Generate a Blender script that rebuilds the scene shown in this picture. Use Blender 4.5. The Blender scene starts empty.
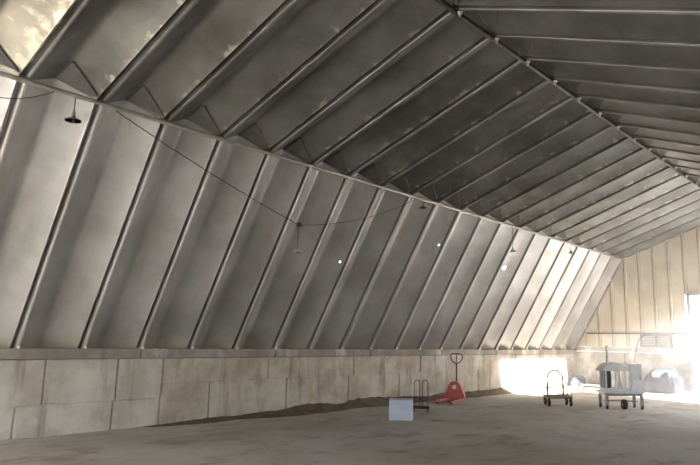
import bpy, bmesh, math, random
from mathutils import Vector, Matrix
random.seed(7)
C = bpy.context.scene.collection
SC = bpy.context.scene

# ------------------------------------------------------------------ camera
F_PX, CX, CY = 635.117, 379.339, 225.778
YAW, PIT, ROL = -0.70743, 0.178397, 0.018672
CAM = Vector((10.368, 0.0, 1.530))
_f = Vector((math.sin(YAW) * math.cos(PIT), math.cos(YAW) * math.cos(PIT), math.sin(PIT)))
_r0 = Vector((math.cos(YAW), -math.sin(YAW), 0)); _u0 = _r0.cross(_f)
RT = _r0 * math.cos(ROL) + _u0 * math.sin(ROL)
UP = -_r0 * math.sin(ROL) + _u0 * math.cos(ROL)
cd = bpy.data.cameras.new('camera'); cam = bpy.data.objects.new('camera', cd); C.objects.link(cam)
m = Matrix((RT, UP, -_f)).transposed().to_4x4(); m.translation = CAM
cam.matrix_world = m
cd.sensor_fit = 'HORIZONTAL'; cd.sensor_width = 36; cd.lens = F_PX / 700 * 36
cd.shift_x = -(CX - 350) / 700; cd.shift_y = (CY - 232.5) / 700
cd.clip_start = 0.05; cd.clip_end = 500
SC.camera = cam

def ray(a, b): return RT * (a - CX) / F_PX - UP * (b - CY) / F_PX + _f
def at_floor(a, b, z=0.0):
    d = ray(a, b); return CAM + d * ((z - CAM.z) / d.z)
def at_x(a, b, x):
    d = ray(a, b); return CAM + d * ((x - CAM.x) / d.x)
def at_y(a, b, y):
    d = ray(a, b); return CAM + d * ((y - CAM.y) / d.y)

# ------------------------------------------------------------------ helpers
def finish(name, bm, mat, parent=None, smooth=False, loc=None):
    me = bpy.data.meshes.new(name); bmesh.ops.recalc_face_normals(bm, faces=bm.faces[:]) if smooth != 'raw' else None
    bm.to_mesh(me); bm.free()
    if mat: me.materials.append(mat)
    if smooth is True:
        for p in me.polygons: p.use_smooth = True
        try: me.set_sharp_from_angle(angle=math.radians(40))
        except Exception: pass
    o = bpy.data.objects.new(name, me); C.objects.link(o)
    if parent: o.parent = parent
    if loc: o.location = loc
    return o
def tag(o, label=None, cat=None, group=None, kind=None):
    if label: o['label'] = label
    if cat: o['category'] = cat
    if group: o['group'] = group
    if kind: o['kind'] = kind
    return o
def empty(name, loc, rz=0.0, label=None, cat=None, group=None, kind=None):
    o = bpy.data.objects.new(name, None); C.objects.link(o); o.empty_display_size = .1
    o.location = loc; o.rotation_euler = (0, 0, rz)
    return tag(o, label, cat, group, kind)
def copy_of(o, parent=None):
    c = o.copy(); C.objects.link(c); c.parent = parent
    for ch in o.children: copy_of(ch, c)
    return c
def box(bm, c, s, rz=0.0, bev=0.0, taper=1.0):
    cx, cy, cz = c; sx, sy, sz = s
    vs = []
    for k in (-1, 1):
        t = taper if k > 0 else 1
        for i, j in ((-1, -1), (1, -1), (1, 1), (-1, 1)):
            x, y = i * sx / 2 * t, j * sy / 2 * t
            vs.append(bm.verts.new((cx + x * math.cos(rz) - y * math.sin(rz), cy + x * math.sin(rz) + y * math.cos(rz), cz + k * sz / 2)))
    fs = [(0, 3, 2, 1), (4, 5, 6, 7), (0, 1, 5, 4), (1, 2, 6, 5), (2, 3, 7, 6), (3, 0, 4, 7)]
    nf = [bm.faces.new([vs[i] for i in f]) for f in fs]
    if bev:
        es = list({e for f in nf for e in f.edges})
        bmesh.ops.bevel(bm, geom=es, offset=bev, segments=2, affect='EDGES')
def tube(bm, pts, r, n=8, cap=True, radii=None):
    pts = [Vector(p) for p in pts]; rings = []
    up = Vector((0, 0, 1))
    prev = None
    for i, p in enumerate(pts):
        d = (pts[min(i + 1, len(pts) - 1)] - pts[max(i - 1, 0)]).normalized()
        if prev is None:
            a = d.cross(up if abs(d.z) < .9 else Vector((1, 0, 0))).normalized()
        else:
            a = (prev - d * prev.dot(d)).normalized()
        prev = a; b = d.cross(a)
        rr = radii[i] if radii else r
        rings.append([bm.verts.new(p + (a * math.cos(t) + b * math.sin(t)) * rr) for t in [2 * math.pi * k / n for k in range(n)]])
    for q in range(len(rings) - 1):
        for k in range(n):
            bm.faces.new((rings[q][k], rings[q][(k + 1) % n], rings[q + 1][(k + 1) % n], rings[q + 1][k]))
    if cap:
        bm.faces.new(rings[0][::-1]); bm.faces.new(rings[-1])
def lathe(bm, prof, c=(0, 0, 0), n=24, axis='z'):
    rings = []
    for r, h in prof:
        ring = []
        for k in range(n):
            t = 2 * math.pi * k / n; x, y = r * math.cos(t), r * math.sin(t)
            p = (x, y, h) if axis == 'z' else ((h, x, y) if axis == 'x' else (x, h, y))
            ring.append(bm.verts.new((c[0] + p[0], c[1] + p[1], c[2] + p[2])))
        rings.append(ring)
    for q in range(len(rings) - 1):
        for k in range(n):
            bm.faces.new((rings[q][k], rings[q][(k + 1) % n], rings[q + 1][(k + 1) % n], rings[q + 1][k]))
    if prof[0][0] > 1e-4: bm.faces.new(rings[0][::-1])
    if prof[-1][0] > 1e-4: bm.faces.new(rings[-1])
    bmesh.ops.remove_doubles(bm, verts=[v for ring in rings for v in ring], dist=1e-5)
def arc(c, r, a0, a1, n, ax=(1, 0, 0), ay=(0, 0, 1)):
    c, ax, ay = Vector(c), Vector(ax), Vector(ay)
    return [c + ax * r * math.cos(a0 + (a1 - a0) * k / n) + ay * r * math.sin(a0 + (a1 - a0) * k / n) for k in range(n + 1)]

# ------------------------------------------------------------------ materials
class NB:
    def __init__(s, name):
        s.m = bpy.data.materials.new(name); s.m.use_nodes = True
        s.t = s.m.node_tree; s.b = s.t.nodes['Principled BSDF']
        s.pos = s.t.nodes.new('ShaderNodeNewGeometry').outputs['Position']
    def noise(s, scale=1, detail=4, rough=.55, stretch=(1, 1, 1), off=0.0, vec=None):
        mp = s.t.nodes.new('ShaderNodeMapping'); mp.inputs['Scale'].default_value = stretch
        mp.inputs['Location'].default_value = (off, off * .7, off * 1.3)
        s.t.links.new(vec or s.pos, mp.inputs['Vector'])
        n = s.t.nodes.new('ShaderNodeTexNoise'); n.inputs['Scale'].default_value = scale
        n.inputs['Detail'].default_value = detail; n.inputs['Roughness'].default_value = rough
        s.t.links.new(mp.outputs[0], n.inputs['Vector']); return n.outputs[0]
    def ramp(s, v, a, b, lo=0.0, hi=1.0):
        n = s.t.nodes.new('ShaderNodeMapRange'); n.interpolation_type = 'SMOOTHSTEP'
        n.inputs[1].default_value = a; n.inputs[2].default_value = b
        n.inputs[3].default_value = lo; n.inputs[4].default_value = hi
        s.t.links.new(v, n.inputs[0]); return n.outputs[0]
    def math(s, op, a, b=None):
        n = s.t.nodes.new('ShaderNodeMath'); n.operation = op
        for i, x in enumerate((a, b)):
            if x is None: continue
            if isinstance(x, (int, float)): n.inputs[i].default_value = x
            else: s.t.links.new(x, n.inputs[i])
        return n.outputs[0]
    def mix(s, f, a, b):
        n = s.t.nodes.new('ShaderNodeMix'); n.data_type = 'RGBA'
        for k, x in ((0, f), (6, a), (7, b)):
            if isinstance(x, (int, float)): n.inputs[k].default_value = x
            elif isinstance(x, tuple): n.inputs[k].default_value = (*x, 1)
            else: s.t.links.new(x, n.inputs[k])
        return n.outputs[2]
    def uv(s):
        n = s.t.nodes.new('ShaderNodeUVMap'); x = s.t.nodes.new('ShaderNodeSeparateXYZ')
        s.t.links.new(n.outputs[0], x.inputs[0]); return x.outputs[0], x.outputs[1]
    def xyz(s):
        x = s.t.nodes.new('ShaderNodeSeparateXYZ'); s.t.links.new(s.pos, x.inputs[0]); return x.outputs
    def out(s, col, rough=.6, metal=0.0, bump=None, bs=.2, dist=.01):
        if isinstance(col, tuple): s.b.inputs['Base Color'].default_value = (*col, 1)
        else: s.t.links.new(col, s.b.inputs['Base Color'])
        if isinstance(rough, (int, float)): s.b.inputs['Roughness'].default_value = rough
        else: s.t.links.new(rough, s.b.inputs['Roughness'])
        s.b.inputs['Metallic'].default_value = metal
        if bump is not None:
            n = s.t.nodes.new('ShaderNodeBump'); n.inputs['Strength'].default_value = bs; n.inputs['Distance'].default_value = dist
            s.t.links.new(bump, n.inputs['Height']); s.t.links.new(n.outputs[0], s.b.inputs['Normal'])
        return s.m
def plain(name, col, rough=.6, metal=0.0, var=.25, scale=6):
    n = NB(name); k = n.ramp(n.noise(scale), .3, .7)
    d = tuple(c * (1 - var) for c in col)
    return n.out(n.mix(k, d, col), rough, metal, n.noise(scale * 6), .08)

def m_steel(name, base, dark, warm, foam=0.0, rough=.42, metal=.55):
    n = NB(name); u, s_ = n.uv()
    k = n.ramp(n.noise(.9, 5, .6), .35, .68)
    c = n.mix(k, dark, base)
    st = n.ramp(n.noise(1.6, 4, .6, (1, 3.0, .35), 3.1), .52, .72, 0, .5)
    c = n.mix(st, c, warm)
    sp = n.ramp(n.noise(14, 3, .6, off=9), .66, .74, 0, .35)
    c = n.mix(sp, c, tuple(x * .55 for x in dark))
    else_dirt = n.math('MULTIPLY', n.ramp(n.math('ADD', s_, n.math('MULTIPLY', n.noise(3.5, 4, off=15), .10)), .06, .13, 1, 0), 0.75 if name.startswith('galvanised_wall') else 0)
    c = n.mix(else_dirt, c, (.58, .53, .43))
    if foam:
        edge = n.ramp(u, .70 if foam < 2 else .3, .94)
        nz = n.noise(4.5, 5, .6, off=5.5)
        f = n.math('MULTIPLY', n.ramp(n.math('ADD', nz, n.math('MULTIPLY', edge, (.20 if foam < 2 else .12) * foam)), .66 if foam > 2 else .70, .86), .8 if foam < 2 else .9)
        c = n.mix(f, c, (.56, .54, .44))
    rg = n.ramp(n.noise(2.2, 4, off=2), .3, .7, rough - .08, rough + .14)
    return n.out(c, rg, metal, n.noise(2.5, 3, .5, (1, 1, 1), 7), .25, .02)
def m_concrete(name, a=(.70, .67, .61), b=(.50, .46, .40)):
    n = NB(name); x, y, z = n.xyz()
    c = n.mix(n.ramp(n.noise(1.3, 6, .65), .35, .65), b, a)
    st = n.ramp(n.noise(2.2, 5, .6, (1, 1.6, .22), 4), .50, .72, 0, .75)
    c = n.mix(st, c, (.235, .185, .135))
    wh = n.ramp(n.noise(1.1, 5, .6, (1, 1.2, .6), 12), .52, .66, 0, .7)
    c = n.mix(wh, c, (.66, .65, .62))
    ye = n.ramp(n.noise(.9, 4, .5, (1, 1.5, .4), 21), .60, .70, 0, .6)
    c = n.mix(ye, c, (.46, .35, .17))
    return n.out(c, .88, 0, n.noise(9, 8, .7), .5, .02)
def m_floor():
    n = NB('packed_dusty_floor')
    c = n.mix(n.ramp(n.noise(.45, 6, .6), .35, .65), (.56, .49, .41), (.72, .67, .60))
    c = n.mix(n.ramp(n.noise(2.4, 6, .65, (1, .5, 1), 3), .50, .70, 0, .6), c, (.26, .20, .145))
    c = n.mix(n.ramp(n.noise(1.3, 5, .6, off=8), .55, .7, 0, .5), c, (.60, .56, .50))
    return n.out(c, .85, 0, n.noise(5, 8, .7), .5, .03)

M = {}
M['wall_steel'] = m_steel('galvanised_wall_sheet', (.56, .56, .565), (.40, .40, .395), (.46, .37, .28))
M['roof_steel'] = m_steel('galvanised_roof_sheet', (.25, .255, .25), (.13, .13, .127), (.20, .17, .13), foam=1.0)  # same galvanised steel as the walls, roof shade put into a darker base
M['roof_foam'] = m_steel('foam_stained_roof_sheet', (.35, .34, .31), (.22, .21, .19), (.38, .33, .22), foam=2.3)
M['right_steel'] = m_steel('shaded_roof_sheet', (.26, .26, .26), (.17, .17, .17), (.24, .21, .18))  # right slope: same sheet, dimness under the roof put into the colour
M['gable_steel'] = m_steel('cream_gable_sheet', (.66, .60, .50), (.52, .47, .39), (.60, .48, .33), metal=.25, rough=.5)
M['gusset'] = plain('dull_gusset_steel', (.17, .17, .165), .6, .3)
M['concrete_dark'] = m_concrete('darkened_concrete', (.33, .30, .27), (.20, .175, .15))  # gable base tone lowered to hold back the bright bounced light
M['concrete'] = m_concrete('stained_concrete')
M['concrete_brown'] = m_concrete('browner_concrete', (.64, .59, .51), (.42, .36, .285))  # same stain mix over a browner base
M['curb'] = m_concrete('grey_curb_concrete', (.40, .37, .34), (.27, .245, .22))
M['floor'] = m_floor()
M['ground'] = plain('pale_sunlit_ground', (.30, .27, .22), .9, 0, .2, .6)
M['soil'] = plain('brown_loose_soil', (.20, .145, .10), .95, 0, .45, 5)
M['pipe'] = plain('light_pipe_steel', (.52, .50, .44), .4, .5)
M['dark_steel'] = plain('dark_worn_steel', (.085, .08, .075), .5, .5)
M['bolt'] = plain('bright_zinc', (.85, .83, .78), .3, .6, .1)
M['red'] = plain('faded_red_paint', (.62, .13, .095), .5, 0, .3)
M['rubber'] = plain('black_rubber', (.03, .03, .03), .8, 0)
M['white'] = plain('white_enamel', (.80, .80, .80), .45, 0, .15)
M['film'] = plain('pale_grey_panel', (.80, .82, .84), .4, 0, .2)
M['blue_white'] = plain('pale_blue_card', (.62, .70, .86), .7, 0, .12)
M['grey'] = plain('grey_paint', (.32, .32, .34), .5, .3)
M['enamel'] = plain('blue_grey_enamel', (.13, .15, .18), .35, .2)
M['brass'] = plain('dull_brass', (.42, .36, .22), .45, .6)
M['tarp'] = plain('dark_blue_tarpaulin', (.06, .065, .12), .5, 0, .35)
M['tarp_light'] = plain('light_blue_sheet', (.42, .52, .80), .35, 0, .15)
M['wood'] = plain('weathered_wood', (.33, .23, .15), .8, 0, .4, 8)
M['cable'] = plain('black_cable', (.03, .03, .03), .6)
def glass_bulb():
    n = NB('clear_bulb_glass'); n.b.inputs['Transmission Weight'].default_value = .85
    return n.out((.9, .92, .95), .08)
M['bulb'] = glass_bulb()

# ------------------------------------------------------------------ hangar cross-section (metres)
HC = 1.313                                   # top of the concrete base
W = 11.675
FT, EV, RG = Vector((0, 0, HC)), Vector((1.983, 0, 4.702)), Vector((5.8375, 0, 6.084))
Y0, NP0, NP1 = 3.832, -7, 20
YE, YF = Y0 + NP1, Y0 + NP0                   # back wall, front wall
N1 = Vector((-.8631, 0, .5050)); N2 = Vector((-.3375, 0, .9413))
MIT = (N1 + N2) / (1 + N1.dot(N2))
OFF_FOOT = Vector((-1.158, 0, 0)); OFF_RIDGE = Vector((0, 0, 1 / .9413))
PROF = [(0, .11), (0, .004), (.008, -.010), (.022, -.017), (.042, -.017), (.056, -.010), (.066, .004),
        (.37, .212), (.405, .232), (.44, .236), (.48, .228), (.91, .026), (.925, .014), (.937, .020), (.942, .035), (.942, .11), (1.0, .11)]
SLANT = 10                                    # index of the long slanting face in PROF

def panel_mesh(name, mat, A, offA, B, offB, mirror=False, s0=0.0, s1=1.0, hole=None, nseg=1):
    """one bent steel sheet: PROF swept from A (with offA per metre of depth) to B."""
    bm = bmesh.new(); uvl = bm.loops.layers.uv.new('UVMap')
    def P(s, u, v):
        a = A + offA * v; b = B + offB * v; p = a.lerp(b, s)
        x = W - p.x if mirror else p.x
        return Vector((x, u, p.z))
    ss = [s0 + (s1 - s0) * k / nseg for k in range(nseg + 1)]
    if hole: ss = [s0, hole[1] - hole[2], hole[1] + hole[2], s1]
    grid = [[bm.verts.new(P(s, u, v)) for (u, v) in PROF] for s in ss]
    def face(vs, uvs):
        if mirror: vs = vs[::-1]; uvs = uvs[::-1]
        f = bm.faces.new(vs)
        for l, t in zip(f.loops, uvs): l[uvl].uv = t
    for q in range(len(ss) - 1):
        for k in range(len(PROF) - 1):
            if hole and q == 1 and k == SLANT:
                (ua, va), (ub, vb) = PROF[k], PROF[k + 1]
                cu, hw = hole[0], hole[3]
                tc = (cu - ua) / (ub - ua); L = (B - A).length
                hs = (ss[2] - ss[1]) / 2
                hv = []
                for j in range(8):
                    an = math.radians(22.5 + 45 * j)
                    s = hole[1] + hs * .92 * math.sin(an) * (hole[4][j] if len(hole) > 4 else 1)
                    t = tc + hw / abs(ub - ua) * math.cos(an) * (hole[4][j] if len(hole) > 4 else 1)
                    hv.append((bm.verts.new(P(s, ua + (ub - ua) * t, va + (vb - va) * t)), (ua + (ub - ua) * t, s)))
                co = [(grid[2][k + 1], (ub, ss[2])), (grid[2][k], (ua, ss[2])), (grid[1][k], (ua, ss[1])), (grid[1][k + 1], (ub, ss[1]))]
                for c_ in range(4):
                    # corner c_ lies at 45+90c degrees, between hole verts 2c and 2c+1
                    a, b = hv[2 * c_], hv[2 * c_ + 1]; nx = hv[(2 * c_ + 2) % 8]
                    face([co[c_][0], b[0], a[0]], [co[c_][1], b[1], a[1]])
                    n_ = co[(c_ + 1) % 4]
                    face([co[c_][0], n_[0], nx[0], b[0]], [co[c_][1], n_[1], nx[1], b[1]])
                continue
            uvs = [(PROF[k][0], ss[q]), (PROF[k + 1][0], ss[q]), (PROF[k + 1][0], ss[q + 1]), (PROF[k][0], ss[q + 1])]
            face([grid[q][k], grid[q][k + 1], grid[q + 1][k + 1], grid[q + 1][k]], uvs)
    me = bpy.data.meshes.new(name); bm.to_mesh(me); bm.free(); me.materials.append(mat)
    for p in me.polygons: p.use_smooth = True
    me.set_sharp_from_angle(angle=math.radians(24))
    return me
def put(name, me, parent, y, x=0.0, z=0.0):
    o = bpy.data.objects.new(name, me); C.objects.link(o); o.parent = parent; o.location = (x, y, z); return o

# ---- walls as structure roots
wl = empty('wall_left', (0, 0, 0), kind='structure'); wl['label'] = 'long inclined galvanised steel wall on stained concrete base'
wr = empty('wall_right', (0, 0, 0), kind='structure'); wr['label'] = 'inclined steel wall with open gateway on the right side'
ce = empty('ceiling', (0, 0, 0), kind='structure'); ce['label'] = 'ribbed steel roof of two slopes meeting at the ridge'
wb = empty('wall_back', (0, 0, 0), kind='structure'); wb['label'] = 'cream sheeted gable wall at the far end of the hangar'
wf = empty('wall_front', (0, 0, 0), kind='structure'); wf['label'] = 'steel gable wall with the open entrance'

# daylight holes rusted through the left wall: pixel -> panel plane
def find_hole(a, b):
    d = ray(a, b)
    for i in range(NP0, NP1):
        ua, va = PROF[SLANT]; ub, vb = PROF[SLANT + 1]
        p0 = FT + OFF_FOOT * va + Vector((0, Y0 + i + ua, 0)); p1 = EV + MIT * va + Vector((0, Y0 + i + ua, 0))
        p2 = FT + OFF_FOOT * vb + Vector((0, Y0 + i + ub, 0))
        n = (p1 - p0).cross(p2 - p0)
        t = (p0 - CAM).dot(n) / d.dot(n); h = CAM + d * t
        u = h.y - Y0 - i
        if ua + .03 < u < ub - .03:
            v = va + (vb - va) * (u - ua) / (ub - ua)
            zz = (h.z - HC) / ((EV + MIT * v).z - HC)
            return i, u, zz
    return None
HOLES = {}
for (a, b, r) in ((344, 262, .022), (443, 245, .032), (504, 268, .055)):
    best = None
    for da in (0, -2, 2, -4, 4, -6, 6):
        best = find_hole(a + da, b)
        if best: break
    if best: HOLES[best[0]] = (best[1], best[2], r * 1.3 / 3.92, r, [random.uniform(.75, 1.1) for _ in range(8)])

wall_me = panel_mesh('wall_panel', M['wall_steel'], FT, OFF_FOOT, EV, MIT)
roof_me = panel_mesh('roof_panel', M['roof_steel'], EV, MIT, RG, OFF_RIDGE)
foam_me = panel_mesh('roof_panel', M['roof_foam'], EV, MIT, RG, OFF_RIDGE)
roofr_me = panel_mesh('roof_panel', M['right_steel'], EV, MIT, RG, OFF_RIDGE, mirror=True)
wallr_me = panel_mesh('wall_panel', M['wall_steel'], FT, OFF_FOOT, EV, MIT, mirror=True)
wr_low = panel_mesh('wall_panel', M['wall_steel'], FT, OFF_FOOT, EV, MIT, mirror=True, s1=.365)
wr_top = panel_mesh('wall_panel', M['wall_steel'], FT, OFF_FOOT, EV, MIT, mirror=True, s0=.734)
wr_lin = panel_mesh('wall_panel', M['wall_steel'], FT, OFF_FOOT, EV, MIT, mirror=True, s0=.232)

def gusset_mesh(mirror, ridge=False):
    """small triangular closing plate folded across the valley of a roof sheet at the eave"""
    bm = bmesh.new(); L = (RG - EV).length
    def P(sm, u, v):
        p = (EV + MIT * v).lerp(RG + OFF_RIDGE * v, sm / L)
        return Vector((W - p.x if mirror else p.x, u, p.z))
    a, b, c = (0.02, .42, .215), (.42, .46, .215), (.10, .90, .012)
    if ridge: a, b, c = [(L - q[0], q[1], q[2]) for q in (a, b, c)]
    top = [bm.verts.new(P(*q)) for q in (a, b, c)]
    bot = [bm.verts.new(P(q[0], q[1], q[2] + .012)) for q in (a, b, c)]
    bm.faces.new(top); bm.faces.new(bot[::-1])
    for k in range(3): bm.faces.new((top[k], bot[k], bot[(k + 1) % 3], top[(k + 1) % 3]))
    tube(bm, [P(*b), P(*c)], .012, 6)
    bmesh.ops.recalc_face_normals(bm, faces=bm.faces[:])
    me = bpy.data.meshes.new('gusset_plate'); bm.to_mesh(me); bm.free(); me.materials.append(M['gusset']); return me
gl, gr, gt = gusset_mesh(False), gusset_mesh(True), gusset_mesh(True, True)

for i in range(NP0, NP1):
    y = Y0 + i
    if i in HOLES:
        put('wall_panel', panel_mesh('wall_panel', M['wall_steel'], FT, OFF_FOOT, EV, MIT, hole=HOLES[i]), wl, y)
    else: put('wall_panel', wall_me, wl, y)
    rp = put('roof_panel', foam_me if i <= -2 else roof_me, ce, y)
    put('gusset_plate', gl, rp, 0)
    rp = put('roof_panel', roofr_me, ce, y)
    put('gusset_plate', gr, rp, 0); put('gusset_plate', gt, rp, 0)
    if i in (13, 14): put('wall_panel', wr_top, wr, y)
    elif 15 <= i <= 18: put('wall_panel', wr_lin, wr, y)
    elif i in (10, 11, 12): put('wall_panel', wr_low, wr, y); put('wall_panel', wr_top, wr, y)
    else: put('wall_panel', wallr_me, wr, y)
    if i >= -1:
        if i == -1:
            bm = bmesh.new(); lathe(bm, [(.022, 0), (.022, .03), (.012, .034), (.012, .06), (0, .064)], n=8); bolt_me = finish('anchor_bolt', bm, M['bolt'], wl, True)
            bolt_me.location = (.035, y + .03, HC)
        else: put('anchor_bolt', bolt_me.data, wl, y + .03, .035, HC)
    # concrete of the right side, one block row per bay (open at the gateway)

# straight unseen frames added round the right wall openings to square the sun patch
def wx(z): return W - EV.x * (z - HC) / (EV.z - HC)
t = empty('window_1', (0, 0, 0), kind='structure')
bm = bmesh.new()
for z, a, b in ((3.83, 13.83, 18.83), (2.51, 13.83, 16.83)):
    box(bm, (wx(z) + .12, (a + b) / 2, z), (.42, b - a + .1, .10))
finish('added_window_frame', bm, M['grey'], t)
bm = bmesh.new()
for y, z0, z1 in ((13.83, 2.5, 3.85), (18.83, 2.1, 3.85)):
    q = [bm.verts.new((wx(z) + dx, y + dy, z)) for z in (z0, z1) for dx, dy in ((-.08, -.04), (.34, -.04), (.34, .04), (-.08, .04))]
    for f in ((0, 3, 2, 1), (4, 5, 6, 7), (0, 1, 5, 4), (1, 2, 6, 5), (2, 3, 7, 6), (3, 0, 4, 7)): bm.faces.new([q[k] for k in f])
finish('added_window_jamb', bm, M['grey'], t)
t = empty('door_1', (0, 0, 0), kind='structure')
bm = bmesh.new(); box(bm, (wx(2.1) + .12, 20.83, 2.09), (.42, 4.0, .10)); finish('door_lintel', bm, M['grey'], t)
for y in (16.83, 22.83):
    bm = bmesh.new(); box(bm, (W + .1, y, .75), (.5, .10, 1.5)); finish('door_post', bm, M['grey'], t)

t = empty('door_2', (0, 0, 0), kind='structure')
for x in (4.19, 9.34):
    bm = bmesh.new(); box(bm, (x, YE + .1, 1.65), (.10, .40, 3.3)); finish('door_post', bm, M['grey'], t)
bm = bmesh.new(); box(bm, (6.77, YE + .1, 3.33), (5.3, .40, .12)); finish('door_lintel', bm, M['grey'], t)

# ---- concrete bases
def block_course(name, x0, x1, y0, y1, courses, parent, mat, side=1, seed=1, skip=None):
    rnd = random.Random(seed); bm = bmesh.new()
    for (z0, z1, ln, ph) in courses:
        y = y0 - ph
        while y < y1:
            a, b = max(y, y0), min(y + ln * rnd.uniform(.92, 1.08), y1)
            nxt = y + ln
            b = min(nxt, y1)
            if b - a > .05 and not (skip and a > skip[0] - .3 and b < skip[1] + .3):
                dx = rnd.uniform(-.015, .015)
                box(bm, ((x0 + x1) / 2 + dx, (a + b) / 2, (z0 + z1) / 2), (x1 - x0, b - a - .022, z1 - z0 - .018), 0, .012)
            y = nxt
    # mortar core just behind the faces
    cx0, cx1 = (x0, x1 - .035) if side > 0 else (x0 + .035, x1)
    segs = [(y0, y1)] if not skip else [(y0, skip[0]), (skip[1], y1)]
    for a, b in segs:
        box(bm, ((cx0 + cx1) / 2, (a + b) / 2, (courses[0][0] + courses[-1][1]) / 2), (cx1 - cx0, b - a, courses[-1][1] - courses[0][0] - .01))
    return finish(name, bm, mat, parent)
block_course('concrete_base', -.42, 0.0, YF, 6.3, [(-.05, .47, 1.5, .4), (.47, 1.15, 1.16, 0.65)], wl, M['concrete'], 1, 3)
block_course('concrete_base', -.42, 0.012, 6.3, YE, [(-.05, .72, 1.9, .9), (.72, 1.15, 2.6, 0.2)], wl, M['concrete_brown'], 1, 5)
bm = bmesh.new()
for k in range(9):
    a = YF + k * (YE - YF) / 9
    box(bm, (-.19, a + (YE - YF) / 18, (1.152 + HC) / 2), (.47, (YE - YF) / 9 - .01, HC - 1.152), 0, .012)
finish('concrete_curb', bm, M['curb'], wl)
block_course('concrete_base', W, W + .42, YF, YE, [(-.05, .6, 1.5, .4), (.6, 1.15, 1.9, .2)], wr, M['concrete'], -1, 8, skip=(16.83, 22.83))
bm = bmesh.new()
for a, b in ((YF, 16.83), (22.83, YE)):
    box(bm, (W + .19, (a + b) / 2, (1.152 + HC) / 2), (.47, b - a, HC - 1.152), 0, .012)
finish('concrete_curb', bm, M['curb'], wr)

# ---- gable walls
def roof_z(x):
    if x > W / 2: x = W - x
    if x < 0: return HC
    if x < EV.x: return HC + (EV.z - HC) * x / EV.x
    return EV.z + (RG.z - EV.z) * (x - EV.x) / (RG.x - EV.x)
GP = [(0, .0), (.008, .07), (.030, .07), (.036, 0), (.05, -.055), (.075, -.06), (.095, -.055), (.115, 0), (.52, .0)]
def gable(parent, yb, sgn, zbot, opening=None, mat=None):
    pitch = .52; x = -.1; k = 0
    while x < W + .1:
        bm = bmesh.new(); uvl = bm.loops.layers.uv.new('UVMap'); prev = None
        for (u, v) in GP:
            xx = min(max(x + u, .02), W - .02)
            # extra break where the roofline bends
            zt = roof_z(xx) + .10
            zb = zbot
            if opening and opening[0] < x + .26 < opening[1]: zb = opening[2]
            if zt < zb + .02: zt = zb + .02
            a, b = bm.verts.new((xx, yb + sgn * v, zb)), bm.verts.new((xx, yb + sgn * v, zt))
            if prev and (prev[0].co - a.co).length > 1e-5:
                f = bm.faces.new((prev[0], a, b, prev[1]))
                for l, t in zip(f.loops, ((0, 0), (u, 0), (u, 1), (0, 1))): l[uvl].uv = t
            prev = (a, b)
        me = bpy.data.meshes.new('gable_panel'); bm.to_mesh(me); bm.free(); me.materials.append(mat)
        if len(me.polygons): put('gable_panel', me, parent, 0)
        x += pitch; k += 1
gable(wb, YE, 1, HC + .13, (4.2, 9.3, 3.3), M['gable_steel'])
gable(wf, YF, -1, HC, (1.6, 10.2, 3.7), M['wall_steel'])
bm = bmesh.new(); rnd = random.Random(4)
for z0, z1, ln, ph in ((-.05, .68, 2.1, .9), (.68, 1.27, 2.4, .1)):
    x = -.4 - ph
    while x < W + .4:
        a, b = max(x, -.42), min(x + ln, W + .42)
        if a < 4.14 < b: b = 4.14
        if a < 9.4 < b: a = 9.4
        if b > a + .05 and not (a >= 4.14 and b <= 9.4): box(bm, ((a + b) / 2, YE + .20 + rnd.uniform(-.01, .01), (z0 + z1) / 2), (b - a - .02, .42, z1 - z0 - .018), 0, .012)
        x += ln
for a, b in ((-.4, 4.12), (9.42, W + .4)): box(bm, ((a + b) / 2, YE + .24, .6), (b - a, .40, 1.25))
finish('concrete_base', bm, M['concrete_dark'], wb)
bm = bmesh.new()
for a, b in ((-.4, 4.14), (9.4, W + .4)): box(bm, ((a + b) / 2, YE + .17, 1.355), (b - a, .47, .17), 0, .012)
finish('concrete_curb', bm, M['curb'], wb)
bm = bmesh.new(); box(bm, (2.32, YE - .075, 1.94), (3.62, .03, .05), 0, .004)
finish('girt_rail', bm, M['dark_steel'], wb)
bm = bmesh.new()
for a, b in ((-.42, 2.4), (9.2, W + .42)): box(bm, ((a + b) / 2, YF - .21, .63), (b - a, .42, 1.36), 0, .012)
finish('concrete_base', bm, M['concrete'], wf)
# verge strip where roof meets the back gable, following the whole roofline
bm = bmesh.new()
pts = [Vector((.03, YE - .03, HC + .02)), Vector((EV.x + .03, YE - .03, EV.z - .02)), Vector((RG.x, YE - .03, RG.z - .04)), Vector((W - EV.x - .03, YE - .03, EV.z - .02)), Vector((W - .03, YE - .03, HC + .02))]
tube(bm, pts, .035, 6)
tag(finish('trim_3', bm, M['grey'], None), kind='structure')

# ---- eave pipes and ridge rail
for nm, x, z, mt, r in (('trim_1', EV.x + .035, EV.z - .03, 'pipe', .032), ('trim_2', W - EV.x - .035, EV.z - .03, 'pipe', .032)):
    t = empty(nm, (x, 0, z), kind='structure')
    bm = bmesh.new(); tube(bm, [(0, YF, 0), (0, YE - .02, 0)], r, 12); finish('eave_pipe', bm, M[mt], t, True)
    cm = None
    for i in range(-2, NP1):
        if cm is None:
            bm = bmesh.new(); tube(bm, [(-.01 if x < 6 else .01, 0, -.03), (-.035 if x < 6 else .035, 0, .075)], .012, 6)
            c = finish('pipe_clip', bm, M['brass'], t); cm = c.data
        else: c = put('pipe_clip', cm, t, 0)
        c.location = (0, Y0 + i + .03, .0)
t = empty('trim_4', (RG.x, 0, RG.z - .055), kind='structure')
bm = bmesh.new(); box(bm, (0, (YF + YE) / 2, 0), (.07, YE - YF - .04, .05), 0, .006); finish('ridge_rail', bm, M['dark_steel'], t)
cm = None
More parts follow.
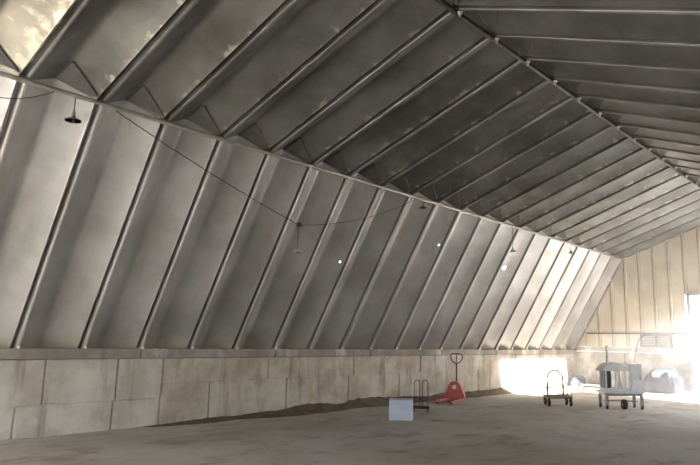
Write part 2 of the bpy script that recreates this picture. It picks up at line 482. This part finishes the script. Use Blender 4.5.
for i in range(-2, NP1):
    if cm is None:
        bm = bmesh.new(); lathe(bm, [(.028, 0), (.028, -.02), (.016, -.022), (.016, -.055), (0, -.058)], (0, 0, 0), 10)
        lathe(bm, [(.04, .012), (.04, 0)], (0, 0, 0), 10)
        c = finish('ridge_bolt', bm, M['bolt'], t); cm = c.data
    else: c = put('ridge_bolt', cm, t, 0)
    c.location = (.055, Y0 + i + .03, -.02)

# ---- floor and the yard outside
bm = bmesh.new()
N = 60
for (nm, x0, x1, y0, y1, z, mt, amp) in (('floor', -.3, W + .3, YF - .3, YE + .3, 0, 'floor', .012),):
    g = []
    for a in range(N + 1):
        g.append([bm.verts.new((x0 + (x1 - x0) * a / N, y0 + (y1 - y0) * b / (N * 2), z + amp * (random.random() - .5))) for b in range(N * 2 + 1)])
    for a in range(N):
        for b in range(N * 2): bm.faces.new((g[a][b], g[a + 1][b], g[a + 1][b + 1], g[a][b + 1]))
tag(finish('floor', bm, M['floor'], None, True), kind='structure')
bm = bmesh.new(); box(bm, (W / 2, 8, -.13), (160, 160, .1))
tag(finish('ground', bm, M['ground']), 'pale bare ground of the yard around the hangar', kind='structure')

# ---- loose soil banked along the foot of the left wall
bm = bmesh.new(); ny, nx = 130, 8; g = []
rnd = random.Random(11)
hn = [rnd.uniform(.3, 1) for _ in range(60)]
def hgt(y):
    t = (y - 2) * 1.7; i = int(t) % 58; f = t - int(t)
    return (hn[i] * (1 - f) + hn[i + 1] * f)
for a in range(ny + 1):
    y = 6.0 + (22.45 - 6.0) * a / ny; k = min(1, (y - 5.8) / 4)
    w = (.25 + .4 * hgt(y + 3)) * (.3 + .7 * k); h = (.05 + .13 * hgt(y)) * k
    g.append([bm.verts.new((.0 + w * b / nx, y, .001 + h * (1 - b / nx) ** 1.4 * (1 + .25 * (rnd.random() - .5)) - (.012 if b == nx else 0))) for b in range(nx + 1)])
for a in range(ny):
    for b in range(nx): bm.faces.new((g[a][b], g[a][b + 1], g[a + 1][b + 1], g[a + 1][b]))
tag(finish('loose_soil', bm, M['soil'], None, True), 'brown loose soil banked along the foot of the concrete wall', 'soil', kind='stuff')

# ================================================================== THINGS
# ---- lamps and cables near the left eave
def lamp(p_shade, dia, drop, label, glass=True, enamel='enamel'):
    """pendant lamp: p_shade = centre of the shade rim, cord of length drop above"""
    t = empty('pendant_lamp', p_shade, 0, label, 'lamp', 'pendant lamps along the left eave')
    r = dia / 2
    bm = bmesh.new(); lathe(bm, [(r, 0), (r * .98, .012), (r * .72, r * .28), (r * .30, r * .46), (r * .26, r * .60), (r * .24, r * .60), (r * .27, r * .44), (r * .69, r * .24), (r * .95, .0)])
    finish('lamp_shade', bm, M[enamel], t, True)
    bm = bmesh.new(); lathe(bm, [(r * .22, r * .5), (r * .25, r * .8), (r * .18, r * 1.25), (r * .10, r * 1.5), (0, r * 1.52)])
    finish('lamp_socket', bm, M['brass'], t, True)
    bm = bmesh.new(); lathe(bm, [(0, -r * .32), (r * .16, -r * .28), (r * .25, -r * .10), (r * .22, r * .1), (r * .12, r * .35)])
    finish('bulb', bm, M['bulb'], t, True)
    bm = bmesh.new(); tube(bm, [(0, 0, r * 1.45), (0, 0, drop)], .006, 6); finish('cord', bm, M['cable'], t)
    return t
XL = EV.x + .04
# first lamp hangs straight off the eave pipe
p1 = at_x(73, 121, XL)
lamp(p1, .21, EV.z - .03 - p1.z, 'dark blue-grey enamel pendant lamp hanging under the eave pipe at far left')
j2 = at_x(299, 225, XL + .25); p2 = at_x(297.5, 252, XL + .25)
lamp(p2, .17, j2.z - p2.z, 'small pendant lamp with clear bulb on a long cord below the cable junction', enamel='white')
p3 = at_x(423, 208, XL); lamp(p3, .17, EV.z - .03 - p3.z, 'small dark pendant lamp close under the eave pipe in mid wall')
p4 = at_x(571, 253, XL); lamp(p4, .17, EV.z - .03 - p4.z, 'dark pendant lamp nearest the far gable wall')
p5 = at_x(513, 251.5, XL); lamp(p5, .17, EV.z - .03 - p5.z, 'pale round pendant lamp above the largest daylight hole', enamel='white')
# junction box + cables
t = empty('junction_box', j2, 0, 'small black junction box on the sagging cable above a lamp', 'box')
bm = bmesh.new(); lathe(bm, [(.035, -.03), (.045, -.02), (.045, .02), (.035, .03)], n=12); finish('box_body', bm, M['cable'], t, True)
bm = bmesh.new(); lathe(bm, [(.03, .03), (.03, .045), (.012, .05)], n=10); finish('box_lid', bm, M['dark_steel'], t, True)
def sag(a, b, s, n=20):
    a, b = Vector(a), Vector(b)
    return [a.lerp(b, k / n) - Vector((0, 0, s * 4 * (k / n) * (1 - k / n))) for k in range(n + 1)]
a0 = at_x(116, 111, XL); 
bm = bmesh.new(); tube(bm, sag(a0, j2, .05), .007, 6)
tag(finish('cable', bm, M['cable']), 'thin black cable running from the eave pipe down to the junction box', 'cable')
bm = bmesh.new(); tube(bm, sag(j2, (XL, p3.y - .25, EV.z - .06), .16), .006, 6)
tag(finish('cable', bm, M['cable']), 'thin cable rising from the junction box to the mid-wall lamp', 'cable')
q0, q1 = at_x(2, 140, XL), at_x(45, 96, XL)
bm = bmesh.new(); tube(bm, sag(Vector((XL, 1.6, EV.z - .05)), (XL, q1.y + .12, EV.z - .05), .30), .006, 6)
tag(finish('cable', bm, M['cable']), 'thin drooping cable at the far left edge under the eave', 'cable')

# ---- wheels helper
def wheel(parent, name, c, r, w, ax='x', hub='grey'):
    bm = bmesh.new(); lathe(bm, [(r * .6, -w / 2), (r * .92, -w / 2), (r, -w * .3), (r, w * .3), (r * .92, w / 2), (r * .6, w / 2)], c, 20, ax)
    o = finish(name, bm, M['rubber'], parent, True)
    bm = bmesh.new(); lathe(bm, [(r * .12, -w * .55), (r * .6, -w * .42), (r * .6, w * .42), (r * .12, w * .55)], c, 16, ax)
    finish('hub', bm, M[hub], o, True)
    return o

# ---- red pallet truck (local: forks along -y, mast at y=0)
b0, b1 = at_floor(455, 401), at_floor(431, 407.5)
dr = (b1 - b0); ang = math.atan2(dr.y, dr.x) + math.pi / 2
t = empty('pallet_truck', (b0.x, b0.y, 0), ang, 'faded red pallet truck with upright handle parked by the concrete wall', 'pallet truck')
for sx in (-.19, .19):
    bm = bmesh.new()
    vs = []
    prof = [(-1.12, .055), (-1.10, .075), (-.98, .095), (0, .095)]
    for (yy, zz) in prof:
        hw = .055 if yy < -1.05 else .08
        vs.append([bm.verts.new((sx - hw, yy, zz)), bm.verts.new((sx + hw, yy, zz)), bm.verts.new((sx + hw, yy, .045)), bm.verts.new((sx - hw, yy, .045))])
    for k in range(3):
        for q in range(4): bm.faces.new((vs[k][q], vs[k][(q + 1) % 4], vs[k + 1][(q + 1) % 4], vs[k + 1][q]))
    bm.faces.new(vs[0]); bm.faces.new(vs[-1][::-1])
    f = finish('fork', bm, M['red'], t)
    wheel(f, 'roller', (sx, -.93, .04), .04, .07)
bm = bmesh.new()   # battery-shaped body: broad foot, narrowing shoulders
prof = [(.27, .06), (.27, .16), (.24, .22), (.15, .42), (.12, .47), (.06, .50)]
F_, B_ = [], []
ring = [(w, z) for w, z in prof] + [(-w, z) for w, z in prof[::-1]]
fa = [bm.verts.new((x, -.06, z)) for x, z in ring]; ba = [bm.verts.new((x, .10 - (z * .12), z)) for x, z in ring]
bm.faces.new(fa); bm.faces.new(ba[::-1])
for k in range(len(ring)): bm.faces.new((fa[k], fa[(k + 1) % len(ring)], ba[(k + 1) % len(ring)], ba[k]))
bmesh.ops.bevel(bm, geom=bm.edges[:], offset=.008, segments=1, affect='EDGES')
bd = finish('body', bm, M['red'], t)
bm = bmesh.new(); lathe(bm, [(.055, -.085), (.055, -.064), (.045, -.060)], (0.0, 0, .36), 16, 'y'); finish('white_badge', bm, M['white'], bd)
bm = bmesh.new(); tube(bm, [(0, .14, .12), (0, .14, .44)], .045, 14); finish('hydraulic_pump', bm, M['dark_steel'], t, True)
wheel(t, 'wheel', (-.07, .14, .09), .09, .05); wheel(t, 'wheel', (.07, .14, .09), .09, .05)
bm = bmesh.new(); tube(bm, [(0, .14, .36), (0, .15, .97)], .020, 10); finish('handle_shaft', bm, M['dark_steel'], t, True)
bm = bmesh.new()
lp = [(0, .15, .95), (-.10, .15, 1.0), (-.16, .15, 1.08), (-.155, .15, 1.18), (-.10, .15, 1.215), (0, .15, 1.22), (.10, .15, 1.215), (.155, .15, 1.18), (.16, .15, 1.08), (.10, .15, 1.0), (0, .15, .95)]
tube(bm, lp, .014, 8); tube(bm, [(0, .15, .95), (0, .15, 1.21)], .012, 8)
finish('handle_grip', bm, M['dark_steel'], t, True)

# ---- pale blue box
p = at_floor(401, 420)
t = empty('cardboard_box', (p.x, p.y, 0), .62, 'pale blue-white box standing on the floor left of the pallet truck', 'box')
bm = bmesh.new(); box(bm, (0, 0, .20), (.46, .34, .38), 0, .006); finish('box_body', bm, M['blue_white'], t)
for s in (-1, 1):
    bm = bmesh.new(); box(bm, (0, s * .086, .396), (.46, .165, .008), 0, .002); finish('flap', bm, M['blue_white'], t)
bm = bmesh.new(); box(bm, (0, 0, .403), (.47, .05, .003)); box(bm, (.2315, 0, .36), (.003, .05, .09)); finish('tape', bm, M['white'], t)

# ---- dark two-hooped stand
p = at_floor(421, 412)
t = empty('hoop_stand', (p.x, p.y, 0), .66, 'rusty wire stand with two upright hoops between box and pallet truck', 'stand')
for sx in (-.09, .09):
    bm = bmesh.new(); tube(bm, [(sx - .06, 0, .1), (sx - .06, 0, .62)] + arc((sx, 0, .62), .06, math.pi, 0, 8) + [(sx + .06, 0, .62), (sx + .06, 0, .1)], .010, 6)
    finish('hoop', bm, M['dark_steel'], t, True)
bm = bmesh.new(); box(bm, (0, 0, .10), (.36, .26, .05), 0, .008); box(bm, (0, 0, .30), (.32, .012, .02)); finish('tray', bm, M['dark_steel'], t)
for sx in (-.15, .15):
    for sy in (-.1, .1):
        bm = bmesh.new(); tube(bm, [(sx, sy, 0), (sx, sy, .09)], .014, 6); finish('leg', bm, M['dark_steel'], t)

# ---- low scrap pile at foot of wall by the stand
def lump(name, loc, size, mat, label, cat, rz=0, seed=1, amp=.16, fold=0, parent=None):
    rnd = random.Random(seed); bm = bmesh.new()
    bmesh.ops.create_icosphere(bm, subdivisions=4, radius=1)
    ph = [rnd.uniform(0, 6.28) for _ in range(8)]
    for v in bm.verts:
        x, y, z = v.co
        k = 1 + amp * (math.sin(3 * x + ph[0]) * math.cos(2.6 * y + ph[1]) + .5 * math.sin(6 * x + ph[2] + 2 * y) * math.cos(5 * z + ph[3]) + .25 * math.sin(13 * y + ph[4]) * math.sin(11 * x + ph[5]))
        sgn = lambda q: (1 if q > 0 else -1) * abs(q) ** .72
        if z < 0: zz = z * .02
        else: zz = z ** .8 * k
        if fold and z < .75: k *= 1 + .03 * math.sin(22 * math.atan2(y, x) + ph[6])
        v.co = (sgn(x) * k * size[0] / 2, sgn(y) * k * size[1] / 2, max(0, zz) * size[2])
    o = finish(name, bm, mat, parent, True); o.location = loc; o.rotation_euler = (0, 0, rz)
    if label: tag(o, label, cat)
    return o

# ---- small hooped trolley
p = at_floor(558, 405.5)
t = empty('platform_trolley', (p.x, p.y, 0), .70, 'small low platform trolley with a tall arched handle on the dirt floor', 'trolley')
bm = bmesh.new(); box(bm, (0, 0, .235), (.62, .46, .035), 0, .006); finish('deck', bm, M['wood'], t)
bm = bmesh.new()
for sx in (-.3, .3): tube(bm, [(sx, -.22, .20), (sx, .22, .20)], .016, 6)
for sy in (-.22, .22): tube(bm, [(-.3, sy, .20), (.3, sy, .20)], .016, 6)
finish('frame', bm, M['dark_steel'], t, True)
bm = bmesh.new(); tube(bm, [(-.2, .21, .2), (-.2, .21, .62)] + arc((0, .21, .64), .2, math.pi, 0, 14, (1, 0, 0), (0, 0, 1.1)) + [(.2, .21, .62), (.2, .21, .2)], .024, 8)
finish('arched_handle', bm, M['dark_steel'], t, True)
bm = bmesh.new()
tube(bm, [(-.3, -.2, .25), (-.3, -.2, .42), (-.3, .2, .42), (-.3, .2, .25)], .009, 6)
tube(bm, [(.3, -.2, .25), (.3, -.2, .42), (.3, .2, .42), (.3, .2, .25)], .009, 6)
tube(bm, [(-.3, .2, .42), (.3, .2, .42)], .009, 6)
finish('side_rail', bm, M['grey'], t, True)
for sx in (-.27, .27):
    for sy in (-.19, .19):
        wheel(t, 'wheel', (sx, sy, .095), .095, .045, 'x')
        bm = bmesh.new(); box(bm, (sx, sy, .165), (.03, .03, .075)); finish('caster_fork', bm, M['dark_steel'], t)

# ---- four-legged cart with machines on it
p = at_floor(621, 408.5); CRZ = .70
t = empty('wheeled_cart', (p.x, p.y, 0), CRZ, 'grey steel cart with thick legs carrying a white machine near the gable', 'cart')
bm = bmesh.new(); box(bm, (0, 0, .40), (.98, .60, .05), 0, .008); finish('deck', bm, M['film'], t)
bm = bmesh.new(); box(bm, (0, 0, .345), (.90, .52, .06), 0, .008); finish('frame', bm, M['grey'], t)
for sx in (-.42, .42):
    for sy in (-.24, .24):
        bm = bmesh.new(); box(bm, (sx, sy, .19), (.07, .07, .26), 0, .006); l = finish('leg', bm, M['grey'], t)
        wheel(l, 'caster', (sx, sy, .055), .055, .04)
bm = bmesh.new(); box(bm, (0, 0, .18), (.84, .03, .03)); finish('stretcher', bm, M['grey'], t)
wheel(t, 'steering_wheel', (0.0, -.24, .12), .12, .10, 'x')
R2 = Matrix.Rotation(CRZ, 3, 'Z')
def on_cart(x, y, z=.425): return Vector((p.x, p.y, 0)) + R2 @ Vector((x, y, 0)) + Vector((0, 0, z))
t = empty('white_machine', on_cart(-.14, 0), CRZ, 'white framed machine with arched hood and upright post on the cart', 'machine')
bm = bmesh.new(); box(bm, (0, .03, .03), (.60, .44, .06), 0, .008); finish('base', bm, M['film'], t)
for sx in (-.26, -.02, .20):
    for sy in (-.19, .20):
        bm = bmesh.new(); box(bm, (sx, sy, .30), (.035, .035, .50), 0, .004); finish('post', bm, M['white'], t)
bm = bmesh.new()    # arched hood
pa = [(-.36, .47), (-.31, .56), (-.20, .64), (-.05, .68), (.10, .66), (.22, .58), (.29, .48)]
a_ = [bm.verts.new((x, -.23, z)) for x, z in pa]; b_ = [bm.verts.new((x, .24, z)) for x, z in pa]
bm.faces.new(a_[::-1]); bm.faces.new(b_)
for k in range(len(pa) - 1): bm.faces.new((a_[k], a_[k + 1], b_[k + 1], b_[k]))
bm.faces.new((a_[-1], a_[0], b_[0], b_[-1]))
finish('arched_hood', bm, M['film'], t)
bm = bmesh.new(); box(bm, (-.15, .0, .27), (.12, .16, .42), 0, .02); finish('dark_motor', bm, M['tarp'], t)
bm = bmesh.new(); tube(bm, [(-.02, -.20, .46), (.04, -.21, .36), (.10, -.22, .2), (.17, -.21, .07)], .022, 8); finish('diagonal_brace', bm, M['white'], t, True)
bm = bmesh.new(); box(bm, (-.145, .23, .28), (.27, .015, .45)); finish('back_sheet', bm, M['film'], t)
bm = bmesh.new(); tube(bm, [(-.15, -.02, .62), (-.15, -.02, 1.08)], .036, 10); finish('upright_post', bm, M['white'], t, True)
t = empty('white_cabinet', on_cart(.33, .0), CRZ, 'white sheet metal cabinet standing on the right end of the cart', 'cabinet')
bm = bmesh.new(); box(bm, (0, .02, .32), (.29, .44, .62), 0, .01); finish('cabinet_body', bm, M['film'], t)
bm = bmesh.new(); box(bm, (0, -.208, .32), (.25, .012, .56), 0, .003); d = finish('cabinet_door', bm, M['white'], t)
bm = bmesh.new(); box(bm, (.09, -.222, .33), (.015, .02, .10)); finish('handle', bm, M['grey'], d)
bm = bmesh.new(); box(bm, (0, .02, .638), (.31, .46, .015), 0, .003); finish('cabinet_top', bm, M['white'], t)

# ---- low dark bench near the corner
p = at_floor(594, 391.5)
t = empty('low_bench', (p.x, p.y, 0), .15, 'low dark wooden bench by the far left corner', 'bench')
bm = bmesh.new()
for k in range(3): box(bm, (0, -.12 + .12 * k, .20), (.75, .11, .03), 0, .004)
finish('seat', bm, M['wood'], t)
for sx in (-.3, .3):
    bm = bmesh.new(); box(bm, (sx, 0, .09), (.05, .32, .18), 0, .004); finish('leg', bm, M['dark_steel'], t)

# ---- tarp-covered heap by the gable
pL, pR = at_y(642, 390, YE - .9), at_y(684, 390, YE - .9)
hx = (pL.x + pR.x) / 2; hw = pR.x - pL.x
t = empty('covered_heap', (hx, YE - .85, 0), 0, 'wide heap under dark blue tarpaulin at the foot of the gable wall', 'heap')
lump('tarpaulin', (0, 0, 0), (hw * .95, 1.3, .74), M['tarp'], None, None, 0, 5, .10, 1, t)
o = lump('loose_blue_sheet', (.12, -.16, .50), (.75, .9, .30), M['tarp_light'], None, None, .2, 9, .12, 1, t)

# ---- dark lump put in the corner to stand for a purple shadow
p = at_floor(573, 388.5); 
lump('shadow_lump', (.42, 23.1, 0), (.5, .6, .38), M['tarp'], 'dark bluish lump added for the shadow in the corner where left wall meets gable', 'shadow_lump', .3, 21, .12)

# ---- bent pipe standing behind the cart
pb = at_y(633, 388, YE - 1.9); pb.z = 0
t = empty('bent_pipe_stand', (pb.x, pb.y, 0), 0, 'tall dark pipe with curved top standing behind the cart', 'pipe')
top = at_y(637, 346, YE - 1.9); top2 = at_y(648, 336, YE - 1.9)
bm = bmesh.new(); tube(bm, [(0, 0, 0.02), (.02, 0, .7), (top.x - pb.x, 0, top.z), (top.x - pb.x + .07, 0, top.z + .2), (top.x - pb.x + .2, 0, top.z + .33), (top2.x - pb.x + .12, 0, top2.z + .03), (top2.x - pb.x + .35, 0, top2.z - .0)], .022, 8)
finish('pipe', bm, M['dark_steel'], t, True)
bm = bmesh.new(); box(bm, (0, 0, .015), (.36, .36, .03), 0, .006); finish('base_plate', bm, M['dark_steel'], t)

# ---- grey louvred frame on gable above the concrete
a, b = at_y(641, 334, YE - .1), at_y(672, 351, YE - .1)
t = empty('louvred_frame', ((a.x + b.x) / 2, YE - .13, 1.45), 0, 'dark grey louvred frame fixed on gable sheeting just above the concrete', 'vent')
w_, h_ = b.x - a.x, .47
bm = bmesh.new()
for sx in (-w_ / 2, w_ / 2, 0): box(bm, (sx, 0, h_ / 2), (.05, .06, h_), 0, .004)
for z in (.03, h_ - .03): box(bm, (0, 0, z), (w_, .06, .05), 0, .004)
finish('frame', bm, M['dark_steel'], t)
bm = bmesh.new()
for k in range(7): box(bm, (0, .01, .08 + k * .055), (w_ - .04, .03, .022))
finish('louvre_slats', bm, M['dark_steel'], t)

# ================================================================== LIGHT
w = bpy.data.worlds.new('world'); SC.world = w; w.use_nodes = True; nt = w.node_tree
bg = nt.nodes['Background']
tc = nt.nodes.new('ShaderNodeTexCoord'); sp = nt.nodes.new('ShaderNodeSeparateXYZ'); rp = nt.nodes.new('ShaderNodeValToRGB')
nt.links.new(tc.outputs['Generated'], sp.inputs[0]); nt.links.new(sp.outputs[2], rp.inputs[0])
rp.color_ramp.elements[0].position = 0.0; rp.color_ramp.elements[0].color = (1.0, .975, .94, 1)
rp.color_ramp.elements[1].position = .6; rp.color_ramp.elements[1].color = (.72, .84, 1.0, 1)
nt.links.new(rp.outputs[0], bg.inputs[0]); bg.inputs[1].default_value = 8.0
sd = bpy.data.lights.new('sun', 'SUN'); sd.energy = 120; sd.angle = math.radians(.8); sd.color = (1, .97, .92)
so = bpy.data.objects.new('sun', sd); C.objects.link(so); so.location = (30, 5, 15)
so.rotation_euler = Vector((-1, .40, -.27)).to_track_quat('-Z', 'Y').to_euler()
def portal(loc, d, sx, sy):
    l = bpy.data.lights.new('portal', 'AREA'); l.shape = 'RECTANGLE'; l.size = sx; l.size_y = sy; l.cycles.is_portal = True
    o = bpy.data.objects.new('portal', l); C.objects.link(o); o.location = loc
    o.rotation_euler = Vector(d).to_track_quat('-Z', 'Z').to_euler()
portal((W / 2, YF - .5, 2.2), (0, 1, 0), 10, 4.6)
portal((6.75, YE + .5, 1.7), (0, -1, 0), 5.4, 3.6)
portal((W + .5, 18.3, 2.0), (-1, 0, 0), 9.4, 4.2)

SC.view_settings.view_transform = 'Standard'; SC.view_settings.look = 'None'
SC.view_settings.exposure = -0.25; SC.view_settings.gamma = 1.0; SC.view_settings.use_curve_mapping = False
SC.cycles.use_denoising = True; SC.cycles.max_bounces = 8; SC.cycles.diffuse_bounces = 6; SC.cycles.glossy_bounces = 5
SC.cycles.sample_clamp_indirect = 12; SC.cycles.caustics_reflective = False; SC.cycles.caustics_refractive = False

# haze volume added to imitate the glare round the far gateway
n = bpy.data.materials.new('glare_haze'); n.use_nodes = True; nt = n.node_tree; nt.nodes.remove(nt.nodes['Principled BSDF'])
v = nt.nodes.new('ShaderNodeVolumeScatter'); 
gp = nt.nodes.new('ShaderNodeNewGeometry'); sx_ = nt.nodes.new('ShaderNodeSeparateXYZ'); nt.links.new(gp.outputs['Position'], sx_.inputs[0])
mr = nt.nodes.new('ShaderNodeMapRange'); mr.interpolation_type = 'SMOOTHSTEP'
for k, q in ((1, 14.0), (2, 24.0), (3, 0.0), (4, .09)): mr.inputs[k].default_value = q
nt.links.new(sx_.outputs[1], mr.inputs[0])
mx = nt.nodes.new('ShaderNodeMapRange'); mx.interpolation_type = 'SMOOTHSTEP'
for k, q in ((1, 1.5), (2, 8.0), (3, .12), (4, 1.0)): mx.inputs[k].default_value = q
nt.links.new(sx_.outputs[0], mx.inputs[0])
mm = nt.nodes.new('ShaderNodeMath'); mm.operation = 'MULTIPLY'
nt.links.new(mr.outputs[0], mm.inputs[0]); nt.links.new(mx.outputs[0], mm.inputs[1]); nt.links.new(mm.outputs[0], v.inputs['Density'])
v.inputs['Density'].default_value = .02; v.inputs['Anisotropy'].default_value = .2
v.inputs['Color'].default_value = (1, .98, .96, 1)
nt.links.new(v.outputs[0], nt.nodes['Material Output'].inputs['Volume'])
bm = bmesh.new()
sec = [(-.7, -.07), (W + .7, -.07), (W + .7, HC + .3), (W - EV.x + .4, EV.z + .5), (RG.x, RG.z + .5), (EV.x - .4, EV.z + .5), (-.7, HC + .3)]
a_ = [bm.verts.new((x, YF - .6, z)) for x, z in sec]; b_ = [bm.verts.new((x, YE + .7, z)) for x, z in sec]
bm.faces.new(a_); bm.faces.new(b_[::-1])
for k in range(len(sec)): bm.faces.new((a_[k], a_[(k + 1) % 7], b_[(k + 1) % 7], b_[k]))
tag(finish('haze', bm, n), 'thin haze volume added for the glare near the far gateway', kind='stuff')
SC.cycles.volume_bounces = 1
